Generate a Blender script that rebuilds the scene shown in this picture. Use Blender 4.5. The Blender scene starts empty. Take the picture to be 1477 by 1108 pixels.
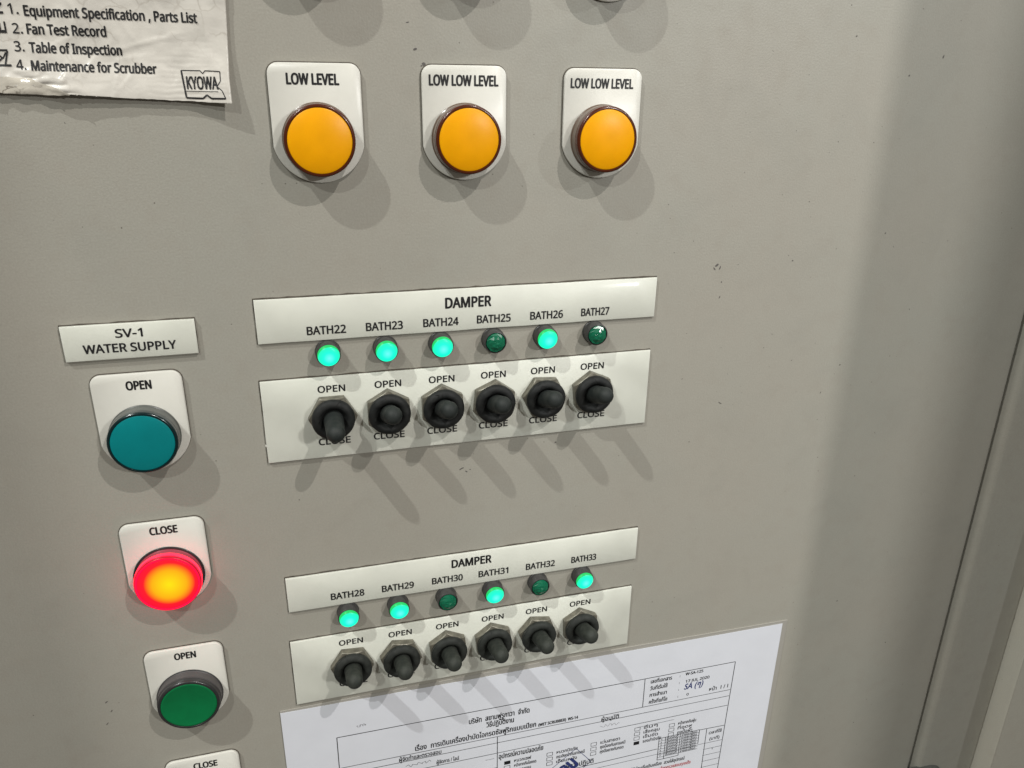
import bpy, bmesh, math, random
from mathutils import Vector, Matrix, noise
random.seed(7)
sc = bpy.context.scene
COL = sc.collection
MM = 0.001
# Panel coordinates in millimetres: x to the right, y up, z out of the cabinet door towards the viewer.
def V(x, y, z=0.0):
    return Vector((x*MM, -z*MM, y*MM))

# ------------------------------------------------------------------ camera
cd = bpy.data.cameras.new('camera'); cam = bpy.data.objects.new('camera', cd); COL.objects.link(cam)
cd.sensor_width = 36.0; cd.lens = 27.5106; cd.clip_start = 0.005; cd.clip_end = 20
right = Vector((0.9629222562255131, 0.011179504941531328, 0.2695473003664285))
up    = Vector((0.08718499561338292, 0.9326318687786924, -0.35013793550293626))
back  = Vector((-0.25530277124516637, 0.36065609104467683, 0.8970772982229079))
def W3(v): return Vector((v.x, -v.z, v.y))
M = Matrix((W3(right), W3(up), W3(back))).transposed().to_4x4()
M.translation = V(0, 0, 285.6)
cam.matrix_world = M
sc.camera = cam

# ------------------------------------------------------------------ world and lamps
w = bpy.data.worlds.new('World'); sc.world = w; w.use_nodes = True
w.node_tree.nodes['Background'].inputs[0].default_value = (1.0, 0.89, 0.77, 1)
w.node_tree.nodes['Background'].inputs[1].default_value = 0.122
def lamp(name, pos, power, radius, col):
    l = bpy.data.lights.new(name, 'POINT'); l.energy = power; l.shadow_soft_size = radius; l.color = col
    o = bpy.data.objects.new(name, l); COL.objects.link(o); o.location = V(*pos); return o
B0 = (60, -100)
def far(d, z): return (B0[0]+d[0]*z, B0[1]+d[1]*z, z)
lamp('hall_or_fill_lamp', far((-1.55, 2.52), 1400), 420, 0.026, (0.985, 1.0, 0.965))
lamp('hall_or_fill_lamp', far((0.66, 1.44), 1000), 66, 0.007, (1.0, 0.955, 0.915))
lamp('hall_or_fill_lamp', far((0.55, 0.38), 1200), 25, 0.030, (1.0, 0.99, 0.96))  # added fill lamp that brightens the door towards the right
lamp('hall_or_fill_lamp', far((-0.66, 0.86), 2000), 72, 0.026, (0.97, 1.0, 0.96))
lamp('hall_or_fill_lamp', far((1.62, 0.95), 1500), 66, 0.030, (0.93, 0.98, 1.0))
sc.view_settings.view_transform = 'Standard'; sc.view_settings.look = 'None'
sc.view_settings.exposure = 0.0; sc.view_settings.gamma = 1.0
sc.cycles.max_bounces = 8

# ------------------------------------------------------------------ materials
def mat(name, col, rough=0.5, metal=0.0, coat=0.0, noise_amt=0.0, noise_scale=300, bump=0.0, bump_scale=1500, spec=0.5, col2=None, sss=0.0):
    m = bpy.data.materials.new(name); m.use_nodes = True
    nt = m.node_tree; b = nt.nodes['Principled BSDF']
    b.inputs['Base Color'].default_value = (*col, 1); b.inputs['Roughness'].default_value = rough
    b.inputs['Metallic'].default_value = metal; b.inputs['Coat Weight'].default_value = coat
    b.inputs['Coat Roughness'].default_value = 0.12
    b.inputs['Specular IOR Level'].default_value = spec
    if sss:
        b.inputs['Subsurface Weight'].default_value = sss; b.inputs['Subsurface Radius'].default_value = (0.002, 0.002, 0.002)
        b.inputs['Subsurface Scale'].default_value = 1.0
    tc = nt.nodes.new('ShaderNodeTexCoord')
    if noise_amt or col2:
        n = nt.nodes.new('ShaderNodeTexNoise'); n.inputs['Scale'].default_value = noise_scale; n.inputs['Detail'].default_value = 5
        nt.links.new(tc.outputs['Object'], n.inputs['Vector'])
        r = nt.nodes.new('ShaderNodeMix'); r.data_type = 'RGBA'
        c2 = col2 if col2 else tuple(c*(1-noise_amt) for c in col)
        r.inputs[6].default_value = (*col, 1); r.inputs[7].default_value = (*c2, 1)
        cr = nt.nodes.new('ShaderNodeMapRange'); cr.inputs[1].default_value = 0.35; cr.inputs[2].default_value = 0.7
        nt.links.new(n.outputs['Fac'], cr.inputs[0]); nt.links.new(cr.outputs[0], r.inputs[0]); nt.links.new(r.outputs[2], b.inputs['Base Color'])
    if bump:
        n = nt.nodes.new('ShaderNodeTexNoise'); n.inputs['Scale'].default_value = bump_scale; n.inputs['Detail'].default_value = 3
        nt.links.new(tc.outputs['Object'], n.inputs['Vector'])
        bp = nt.nodes.new('ShaderNodeBump'); bp.inputs['Strength'].default_value = 1.0; bp.inputs['Distance'].default_value = bump
        nt.links.new(n.outputs['Fac'], bp.inputs['Height']); nt.links.new(bp.outputs[0], b.inputs['Normal'])
    return m

def panel_paint():
    m = mat('beige_enamel', (0.385, 0.352, 0.302), rough=0.36, spec=0.5)
    nt = m.node_tree; b = nt.nodes['Principled BSDF']; N = nt.nodes.new; L = nt.links.new
    tc = N('ShaderNodeTexCoord')
    big = N('ShaderNodeTexNoise'); big.inputs['Scale'].default_value = 14; big.inputs['Detail'].default_value = 4; L(tc.outputs['Object'], big.inputs['Vector'])
    fine = N('ShaderNodeTexNoise'); fine.inputs['Scale'].default_value = 1400; fine.inputs['Detail'].default_value = 2; L(tc.outputs['Object'], fine.inputs['Vector'])
    mid = N('ShaderNodeTexNoise'); mid.inputs['Scale'].default_value = 120; mid.inputs['Detail'].default_value = 6; L(tc.outputs['Object'], mid.inputs['Vector'])
    def mix(fac, a, c):
        x = N('ShaderNodeMix'); x.data_type = 'RGBA'
        if isinstance(fac, (int, float)): x.inputs[0].default_value = fac
        else: L(fac, x.inputs[0])
        for i, s in ((6, a), (7, c)):
            if isinstance(s, tuple): x.inputs[i].default_value = (*s, 1)
            else: L(s, x.inputs[i])
        return x.outputs[2]
    def ramp(s, a, c, lo=0.0, hi=1.0):
        r = N('ShaderNodeMapRange'); L(s, r.inputs[0]); r.inputs[1].default_value = a; r.inputs[2].default_value = c
        r.inputs[3].default_value = lo; r.inputs[4].default_value = hi; return r.outputs[0]
    c = mix(ramp(big.outputs['Fac'], 0.35, 0.65), (0.357, 0.339, 0.291), (0.350, 0.342, 0.296))
    c = mix(ramp(mid.outputs['Fac'], 0.50, 0.75, 0, 0.5), c, (0.325, 0.303, 0.256))
    c = mix(ramp(fine.outputs['Fac'], 0.3, 0.7, 0, 0.32), c, (0.26, 0.24, 0.205))
    sm_ = N('ShaderNodeTexNoise'); sm_.inputs['Scale'].default_value = 32; sm_.inputs['Detail'].default_value = 8; sm_.inputs['Roughness'].default_value = 0.62; sm_.inputs['Distortion'].default_value = 0.6; L(tc.outputs['Object'], sm_.inputs['Vector'])
    c = mix(ramp(sm_.outputs['Fac'], 0.52, 0.74, 0, 0.22), c, (0.262, 0.254, 0.222))
    # sparse dark specks and tiny chips
    v = N('ShaderNodeTexVoronoi'); v.inputs['Scale'].default_value = 260; v.inputs['Randomness'].default_value = 1.0; L(tc.outputs['Object'], v.inputs['Vector'])
    near = ramp(v.outputs['Distance'], 0.045, 0.085, 1.0, 0.0)
    sel = N('ShaderNodeSeparateColor'); L(v.outputs['Color'], sel.inputs[0])
    pick = ramp(sel.outputs[0], 0.86, 0.88)
    mul = N('ShaderNodeMath'); mul.operation = 'MULTIPLY'; L(near, mul.inputs[0]); L(pick, mul.inputs[1])
    m2 = N('ShaderNodeMath'); m2.operation = 'MULTIPLY'; L(mul.outputs[0], m2.inputs[0]); L(ramp(big.outputs['Fac'], 0.42, 0.62), m2.inputs[1])
    c = mix(m2.outputs[0], c, (0.10, 0.088, 0.072))
    L(c, b.inputs['Base Color'])
    L(ramp(mid.outputs['Fac'], 0.3, 0.7, 0.46, 0.56), b.inputs['Roughness'])
    bp = N('ShaderNodeBump'); bp.inputs['Strength'].default_value = 1.0; bp.inputs['Distance'].default_value = 0.000055
    L(fine.outputs['Fac'], bp.inputs['Height'])
    bp2 = N('ShaderNodeBump'); bp2.inputs['Strength'].default_value = 1.0; bp2.inputs['Distance'].default_value = 0.0005
    L(big.outputs['Fac'], bp2.inputs['Height']); L(bp.outputs[0], bp2.inputs['Normal']); L(bp2.outputs[0], b.inputs['Normal'])
    return m

def emit_radial(name, centre, r0, r1, c0, cm, c1, s0, s1, mid=0.5, base=(0.02, 0.02, 0.02), extra=None, extra2=None, linear=False):
    """a lamp lens that glows: colour runs from the bulb (centre) to the rim"""
    m = bpy.data.materials.new(name); m.use_nodes = True; nt = m.node_tree; b = nt.nodes['Principled BSDF']
    N = nt.nodes.new; L = nt.links.new
    tc = N('ShaderNodeTexCoord'); mp = N('ShaderNodeVectorMath'); mp.operation = 'SUBTRACT'
    mp.inputs[1].default_value = (centre[0]*MM, 0, centre[1]*MM); L(tc.outputs['Object'], mp.inputs[0])
    fl = N('ShaderNodeVectorMath'); fl.operation = 'MULTIPLY'; fl.inputs[1].default_value = (1, 0, 1); L(mp.outputs[0], fl.inputs[0])
    ln = N('ShaderNodeVectorMath'); ln.operation = 'LENGTH'; L(fl.outputs[0], ln.inputs[0])
    mr = N('ShaderNodeMapRange'); mr.interpolation_type = 'SMOOTHSTEP'; mr.inputs[1].default_value = r0*MM; mr.inputs[2].default_value = r1*MM; L(ln.outputs['Value'], mr.inputs[0])
    cr = N('ShaderNodeValToRGB'); e = cr.color_ramp.elements
    e[0].position = 0; e[0].color = (*c0, 1); e[1].position = 1; e[1].color = (*c1, 1); k = e.new(mid); k.color = (*cm, 1)
    if extra: x_ = e.new(extra[0]); x_.color = (*extra[1], 1)
    if extra2: x_ = e.new(extra2[0]); x_.color = (*extra2[1], 1)
    if linear: mr.interpolation_type = 'LINEAR'
    L(mr.outputs[0], cr.inputs[0]); L(cr.outputs[0], b.inputs['Emission Color'])
    st = N('ShaderNodeMapRange'); st.inputs[3].default_value = s0; st.inputs[4].default_value = s1; L(mr.outputs[0], st.inputs[0]); L(st.outputs[0], b.inputs['Emission Strength'])
    b.inputs['Base Color'].default_value = (*base, 1); b.inputs['Roughness'].default_value = 0.3; b.inputs['Specular IOR Level'].default_value = 0.2
    return m

MAT = dict(
    panel=panel_paint(),
    ink=mat('black_ink', (0.012, 0.012, 0.013), 0.45),
    print_=mat('toner', (0.006, 0.006, 0.008), 0.6),
    print_grey=mat('faint_toner', (0.03, 0.03, 0.035), 0.6),
    pencil=mat('pencil', (0.30, 0.30, 0.32), 0.6),
    red_ink=mat('red_ink', (0.50, 0.10, 0.11), 0.6),
    blue_ink=mat('blue_stamp_ink', (0.022, 0.035, 0.15), 0.6),
    acrylic=mat('white_acrylic', (0.66, 0.67, 0.595), 0.42, coat=0.08, sss=0.35, noise_amt=0.11, noise_scale=38, bump=0.00003, bump_scale=90),
    legend=mat('white_legend_plastic', (0.68, 0.67, 0.61), 0.33, sss=0.25, noise_amt=0.06, noise_scale=70, bump=0.00002, bump_scale=150),
    grime=mat('edge_grime', (0.10, 0.085, 0.065), 0.8, noise_amt=0.5, noise_scale=500),
    yellow=mat('amber_lens', (0.88, 0.385, 0.0), 0.36, spec=0.25, sss=0.2, noise_amt=0.10, noise_scale=90),
    yellow_rim=mat('amber_rim', (0.070, 0.013, 0.003), 0.25, spec=0.4, coat=0.2),
    yellow_collar=mat('amber_collar', (0.13, 0.088, 0.062), 0.28, coat=0.3),
    teal=mat('teal_lens', (0.0, 0.205, 0.215), 0.38, spec=0.3, sss=0.2, noise_amt=0.12, noise_scale=80),
    teal_rim=mat('teal_rim', (0.0, 0.012, 0.014), 0.25, coat=0.4),
    teal_collar=mat('smoke_collar', (0.085, 0.09, 0.082), 0.35, bump=0.00003, bump_scale=900),
    green=mat('green_button', (0.0, 0.15, 0.045), 0.45, spec=0.3, noise_amt=0.12, noise_scale=200, coat=0.1),
    black_ring=mat('black_bezel', (0.022, 0.022, 0.023), 0.35, coat=0.2),
    grey_collar=mat('grey_bezel', (0.068, 0.062, 0.062), 0.45, bump=0.00003, bump_scale=900),
    red_rim=emit_radial('red_rim_glow', (0, 0), 10.8, 12.0, (1.0, 0.0, 0.03), (0.9, 0.0, 0.03), (0.20, 0.0, 0.008), 2.2, 1.4, base=(0.3, 0.01, 0.02)),
    red_collar=emit_radial('red_smoke_collar', (0, 0), 11.0, 13.0, (0.35, 0.02, 0.035), (0.30, 0.02, 0.035), (0.22, 0.02, 0.03), 0.7, 0.6, base=(0.16, 0.05, 0.06)),
    red_lens=emit_radial('red_lens_glow', (0.7, 0.5), 0.0, 10.9, (1.0, 0.33, 0.0), (1.0, 0.165, 0.0), (1.0, 0.0, 0.010), 2.4, 3.0, mid=0.56, base=(0.3, 0.01, 0.01), extra=(0.78, (1.0, 0.035, 0.002)), extra2=(0.84, (1.0, 0.002, 0.006)), linear=True),
    red_band=emit_radial('red_band_glow', (0, 0), 20, 30, (1.0, 0.006, 0.022), (1.0, 0.006, 0.022), (1.0, 0.006, 0.022), 5.5, 5.5, base=(0.2, 0.01, 0.02)),
    dark_red=mat('dark_red_lens', (0.10, 0.012, 0.010), 0.25, coat=0.4),
    dark_green=mat('dark_green_lens', (0.015, 0.035, 0.02), 0.25, coat=0.4),
    led_on=emit_radial('green_diode_glow', (0.2, -0.6), 0.0, 4.15, (0.09, 0.90, 0.56), (0.0, 0.80, 0.50), (0.0, 0.50, 0.10), 1.7, 1.35, mid=0.5, extra=(0.96, (0.0, 0.74, 0.40)), linear=True),
    led_off=mat('dark_green_diode', (0.004, 0.12, 0.060), 0.22, coat=0.25),
    led_body=mat('diode_holder', (0.040, 0.039, 0.038), 0.42, bump=0.00002, bump_scale=1500),
    nut=mat('tarnished_nut', (0.19, 0.178, 0.140), 0.42, metal=0.35, noise_amt=0.5, noise_scale=400, bump=0.00006, bump_scale=700),
    rubber=mat('black_rubber', (0.009, 0.010, 0.010), 0.62, spec=0.28, col2=(0.017, 0.018, 0.017), noise_scale=500, bump=0.00010, bump_scale=500),
    rubber_dusty=mat('dusty_rubber', (0.016, 0.018, 0.016), 0.66, spec=0.28, col2=(0.028, 0.031, 0.027), noise_scale=450, bump=0.00010, bump_scale=500),
    lever=mat('lever_rubber', (0.013, 0.017, 0.016), 0.62, spec=0.30, col2=(0.026, 0.030, 0.028), noise_scale=350, bump=0.00005, bump_scale=500),
    lever_dusty=mat('dusty_lever', (0.020, 0.024, 0.020), 0.66, spec=0.28, col2=(0.040, 0.044, 0.037), noise_scale=350, bump=0.00006, bump_scale=500),
    crack=mat('crack', (0.004, 0.004, 0.004), 0.9),
    wear=mat('worn_metal', (0.55, 0.53, 0.47), 0.30, metal=0.8, noise_amt=0.4, noise_scale=1500),
    paper=mat('laminated_paper', (0.71, 0.73, 0.785), 0.55, coat=0.04, noise_amt=0.04, noise_scale=60, bump=0.00010, bump_scale=60),
    laminate=mat('laminate_edge', (0.36, 0.345, 0.31), 0.2, coat=0.5),
    old_paper=mat('aged_sheet', (0.66, 0.63, 0.57), 0.36, coat=0.2, noise_amt=0.13, noise_scale=70, bump=0.00022, bump_scale=210),
    tape=mat('crumpled_tape', (0.60, 0.56, 0.48), 0.16, coat=0.6, noise_amt=0.3, noise_scale=150, bump=0.0003, bump_scale=250),
    gasket=mat('black_gasket', (0.012, 0.012, 0.011), 0.8),
    chip=mat('chipped_paint', (0.10, 0.092, 0.085), 0.7),
    hinge=mat('grey_hinge_metal', (0.085, 0.085, 0.078), 0.45, noise_amt=0.2, noise_scale=200),
    blocker_grey=mat('grey_blocker_paint', (0.30, 0.29, 0.27), 0.7, noise_amt=0.2, noise_scale=20),
    glue=mat('white_glue', (0.7, 0.68, 0.62), 0.3),
)

def crackle(m, scale, col, amt):
    nt = m.node_tree; b = nt.nodes['Principled BSDF']; N = nt.nodes.new; L = nt.links.new
    tc = N('ShaderNodeTexCoord'); nz = N('ShaderNodeTexNoise'); nz.inputs['Scale'].default_value = scale*.9; nz.inputs['Detail'].default_value = 4
    L(tc.outputs['Object'], nz.inputs['Vector'])
    ad = N('ShaderNodeVectorMath'); ad.operation = 'MULTIPLY_ADD'; ad.inputs[1].default_value = (.010, .010, .010); L(nz.outputs['Color'], ad.inputs[0]); L(tc.outputs['Object'], ad.inputs[2])
    v = N('ShaderNodeTexVoronoi'); v.feature = 'DISTANCE_TO_EDGE'; v.inputs['Scale'].default_value = scale; L(ad.outputs[0], v.inputs['Vector'])
    mr = N('ShaderNodeMapRange'); L(v.outputs['Distance'], mr.inputs[0]); mr.inputs[1].default_value = 0.0; mr.inputs[2].default_value = 0.045; mr.inputs[3].default_value = amt; mr.inputs[4].default_value = 0
    ms = N('ShaderNodeTexNoise'); ms.inputs['Scale'].default_value = scale*.5; L(tc.outputs['Object'], ms.inputs['Vector'])
    m2 = N('ShaderNodeMapRange'); L(ms.outputs['Fac'], m2.inputs[0]); m2.inputs[1].default_value = .45; m2.inputs[2].default_value = .6
    mu = N('ShaderNodeMath'); mu.operation = 'MULTIPLY'; L(mr.outputs[0], mu.inputs[0]); L(m2.outputs[0], mu.inputs[1])
    mx = N('ShaderNodeMix'); mx.data_type = 'RGBA'; old = b.inputs['Base Color'].links[0].from_socket
    L(mu.outputs[0], mx.inputs[0]); L(old, mx.inputs[6]); mx.inputs[7].default_value = (*col, 1); L(mx.outputs[2], b.inputs['Base Color'])
crackle(MAT['old_paper'], 120, (0.30, 0.26, 0.21), 0.38)
crackle(MAT['tape'], 160, (0.10, 0.08, 0.06), 0.85)

# ------------------------------------------------------------------ object helpers
def thing(name, label, cat, x=0, y=0, z=0, group=None, rot=0):
    o = bpy.data.objects.new(name, None); COL.objects.link(o); o.empty_display_size = 0.005
    o.location = V(x, y, z); o.rotation_euler = (0, -math.radians(rot), 0)
    o['label'] = label; o['category'] = cat
    if group: o['group'] = group
    return o
def link(name, me, m, parent, smooth=False, label=None, kind=None, auto=None):
    if m is not None:
        me.materials.clear(); me.materials.append(m)
    if smooth:
        for p in me.polygons: p.use_smooth = True
    if auto is not None:
        me.set_sharp_from_angle(angle=math.radians(auto))
    o = bpy.data.objects.new(name, me); COL.objects.link(o); o.parent = parent
    if label: o['label'] = label
    if kind: o['kind'] = kind
    return o
def bm_mesh(bm, name='m'):
    bmesh.ops.recalc_face_normals(bm, faces=bm.faces)
    me = bpy.data.meshes.new(name); bm.to_mesh(me); bm.free(); return me
def lathe(profile, n=64, axis=None, close_top=True, close_bot=False):
    """profile of (radius, z) about the panel normal"""
    bm = bmesh.new(); rings = []
    for r, z in profile:
        if r < 1e-6: rings.append([bm.verts.new(V(0, 0, z))]); continue
        rings.append([bm.verts.new(V(r*math.cos(2*math.pi*i/n), r*math.sin(2*math.pi*i/n), z)) for i in range(n)])
    for a, b in zip(rings, rings[1:]):
        for i in range(n):
            j = (i+1) % n
            if len(b) == 1: bm.faces.new((a[i], a[j], b[0]))
            elif len(a) == 1: bm.faces.new((a[0], b[i], b[j]))
            else: bm.faces.new((a[i], a[j], b[j], b[i]))
    if close_bot and len(rings[0]) > 1: bm.faces.new(rings[0])
    return bm_mesh(bm)
def prism(pts, z0, z1, bevel=0.0, inset=0.0):
    """closed outline extruded from z0 to z1 with a rounded or sloped front edge"""
    bm = bmesh.new()
    n = len(pts)
    cx = sum(p[0] for p in pts)/n; cy = sum(p[1] for p in pts)/n
    # signed area to orient normals
    area = sum(pts[i][0]*pts[(i+1) % n][1]-pts[(i+1) % n][0]*pts[i][1] for i in range(n))
    if area < 0: pts = pts[::-1]
    def off(d):
        out = []
        for i in range(n):
            p0, p1, p2 = pts[i-1], pts[i], pts[(i+1) % n]
            a = Vector((p1[0]-p0[0], p1[1]-p0[1])); b = Vector((p2[0]-p1[0], p2[1]-p1[1]))
            if a.length < 1e-9: a = b
            if b.length < 1e-9: b = a
            a.normalize(); b.normalize()
            na = Vector((-a.y, a.x)); nb = Vector((-b.y, b.x)); m = (na+nb)
            if m.length < 1e-6: m = na
            m.normalize(); k = d/max(0.4, m.dot(na))*(1.0 if m.y > -0.2 else 0.3)
            out.append((p1[0]+m.x*k, p1[1]+m.y*k))
        return out
    layers = [(0, z0), (0, z1-bevel)]
    if bevel:
        for t in (30, 60, 90):
            a = math.radians(t); layers.append((bevel*(1-math.cos(a)), z1-bevel+bevel*math.sin(a)))
    rings = []
    for d, z in layers:
        q = off(d) if d else pts
        rings.append([bm.verts.new(V(x, y, z)) for x, y in q])
    for a, b in zip(rings, rings[1:]):
        for i in range(n):
            j = (i+1) % n; bm.faces.new((a[i], a[j], b[j], b[i]))
    f = bm.faces.new(rings[-1]); bm.faces.new(rings[0][::-1])
    return bm_mesh(bm)
def rect(x0, y0, x1, y1, jitter=0.0, step=8.0, seed=0):
    """outline of a hand cut plate: nearly straight sides"""
    rnd = random.Random(seed); pts = []
    cs = [(x0, y0), (x1, y0), (x1, y1), (x0, y1)]
    for i in range(4):
        a, b = cs[i], cs[(i+1) % 4]; L = math.hypot(b[0]-a[0], b[1]-a[1]); k = max(1, int(L/step)) if jitter else 1
        nx, ny = (b[1]-a[1])/L, -(b[0]-a[0])/L
        for j in range(k):
            t = j/k; e = rnd.uniform(-jitter, jitter) if j else 0
            pts.append((a[0]+(b[0]-a[0])*t+nx*e, a[1]+(b[1]-a[1])*t+ny*e))
    return pts
def box_into(bm, x0, y0, z0, x1, y1, z1):
    vs = [bm.verts.new(V(x, y, z)) for x in (x0, x1) for y in (y0, y1) for z in (z0, z1)]
    for f in ((0, 1, 3, 2), (4, 6, 7, 5), (0, 4, 5, 1), (2, 3, 7, 6), (0, 2, 6, 4), (1, 5, 7, 3)): bm.faces.new([vs[i] for i in f])

# text as thin printed meshes
FONT = None
try:      # a plain sans that ships with Blender itself; falls back to the built-in face
    import os
    FONT = bpy.data.fonts.load(os.path.join(bpy.utils.resource_path('LOCAL'), 'datafiles', 'fonts', 'NotoSansMath-Regular.woff2'))
except Exception:
    FONT = None
_cache = {}
def text_mesh(s):
    k = s
    if k in _cache: return _cache[k].copy()
    cu = bpy.data.curves.new('t', 'FONT'); cu.body = s; cu.size = 1.0; cu.resolution_u = 4
    if FONT and all(ord(c_) < 128 for c_ in s): cu.font = FONT
    o = bpy.data.objects.new('t', cu); COL.objects.link(o)
    me = bpy.data.meshes.new_from_object(o)
    bpy.data.objects.remove(o); bpy.data.curves.remove(cu)
    _cache[k] = me; return me.copy()
CAP = None
def text_at(parent, s, x0, y0, width, cap, z, m, rot=0.0, bold=0.0, name='lettering', surf=None, shear=0.0):
    """print s with its first letter's foot at (x0, y0), given width and capital height, z above the parent's origin"""
    global CAP
    if CAP is None:
        h = text_mesh('H'); CAP = max(v.co.y for v in h.vertices)
    me = text_mesh(s)
    xs = [v.co.x for v in me.vertices]; a, b = min(xs), max(xs)
    sx = width/(b-a) if width else cap/CAP; sy = cap/CAP
    c, sn = math.cos(math.radians(rot)), math.sin(math.radians(rot))
    for v in me.vertices:
        X = (v.co.x-a)*sx + v.co.y*sy*shear; Y = v.co.y*sy
        px, py = x0+X*c-Y*sn, y0+X*sn+Y*c
        v.co = V(px, py, z if surf is None else surf(px, py)+z)
    me.update()
    if bold:      # heavier print: the outline struck again a hair to each side
        bm = bmesh.new(); bm.from_mesh(me); src = bm.verts[:] ; fs = bm.faces[:]
        for q, (ox, oy) in enumerate(((1, 0), (-1, 0), (0, .8), (0, -.8), (.7, .55), (-.7, .55), (.7, -.55), (-.7, -.55), (.5, 0), (-.5, 0))):
            d = bmesh.ops.duplicate(bm, geom=src+fs)
            off = V(ox*bold*cap, oy*bold*cap, 0.003*(q+1))
            for g in d['geom']:
                if isinstance(g, bmesh.types.BMVert): g.co += off
        bm.to_mesh(me); bm.free()
    o = link(name, me, m, parent)
    return o
def line_into(bm, x0, y0, x1, y1, w, z, surf=None, n=1):
    L = math.hypot(x1-x0, y1-y0); nx, ny = -(y1-y0)/L*w/2, (x1-x0)/L*w/2
    for k in range(n):
        a, b = k/n, (k+1)/n
        q = [(x0+(x1-x0)*a+nx, y0+(y1-y0)*a+ny), (x0+(x1-x0)*a-nx, y0+(y1-y0)*a-ny), (x0+(x1-x0)*b-nx, y0+(y1-y0)*b-ny), (x0+(x1-x0)*b+nx, y0+(y1-y0)*b+ny)]
        bm.faces.new([bm.verts.new(V(x, y, z+(surf(x, y) if surf else 0))) for x, y in q])
def lines(parent, segs, w, z, m, name='ruled_line', surf=None, n=1):
    for s in segs:
        bm = bmesh.new(); line_into(bm, *s[:4], s[4] if len(s) > 4 else w, z, surf, n); link(name, bm_mesh(bm), m, parent)

# ================================================================== the cabinet
cab = thing('control_cabinet', 'beige enamelled steel control cabinet door that carries all the lamps, switches and plates', 'cabinet')
DX = 340.6
# door skin: flat sheet with a rolled edge on the hinge side
bm = bmesh.new()
prof = [(-260, 0), (-100, 0), (100, 0), (250, 0), (DX-6.0, 0)]
for t in range(0, 91, 15):
    a = math.radians(t); prof.append((DX-2.6+2.6*math.sin(a), -2.6+2.6*math.cos(a)))
prof += [(DX, -22)]
ys = [210 - 30*i for i in range(26)]
rows = [[bm.verts.new(V(x, y, z)) for x, z in prof] for y in ys]
for r0, r1 in zip(rows, rows[1:]):
    for i in range(len(prof)-1): bm.faces.new((r0[i], r0[i+1], r1[i+1], r1[i]))
link('door_panel', bm_mesh(bm), MAT['panel'], cab, smooth=True, auto=40)
# frame beside the door: rolled edge, flat flange, then a step back
bm = bmesh.new()
FX = DX+3.9
prof = [(FX, -22)]
for t in range(0, 91, 15):
    a = math.radians(t); prof.append((FX+3.4-3.4*math.cos(a), -1.6+3.4*math.sin(a)))
prof += [(FX+9, 1.75), (388, 1.3)]
for t in range(15, 91, 25):
    a = math.radians(t); prof.append((388+2.5*math.sin(a), -1.2+2.5*math.cos(a)))
prof += [(390.9, -16), (391.1, -18)]
rows = [[bm.verts.new(V(x, y, z)) for x, z in prof] for y in ys]
for r0, r1 in zip(rows, rows[1:]):
    for i in range(len(prof)-1): bm.faces.new((r0[i], r0[i+1], r1[i+1], r1[i]))
link('door_frame', bm_mesh(bm), MAT['panel'], cab, smooth=True, auto=40)
bm = bmesh.new(); box_into(bm, DX-1.0, ys[-1]+5, -24, FX+1.0, ys[0]-5, -17)
link('gasket', bm_mesh(bm), MAT['gasket'], cab)
# barrel hinge at the foot of the gap
for nm, xa, xb in (('hinge_leaf', 329.0, 340.6), ('hinge_leaf', 341.6, 364.0)):
    pts = []
    if xb < 341:
        pts = [(xb, -425)]+[(xb, -394.4)]+[(xb-(xb-xa)*math.sin(math.radians(t)), -402.4+8*math.cos(math.radians(t))) for t in range(10, 91, 10)]+[(xa, -425)]
    else:
        pts = [(xa, -425), (xa, -393.9), (xa+9, -393.59999999999997)]+[(xa+9+(xb-xa-9)*math.sin(math.radians(t)), -402.4+8.8*math.cos(math.radians(t))) for t in range(10, 91, 10)]+[(xb, -425)]
    link(nm, prism(pts, 0.5, 6.0, 1.6), MAT['hinge'], cab, smooth=True, auto=35)
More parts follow.
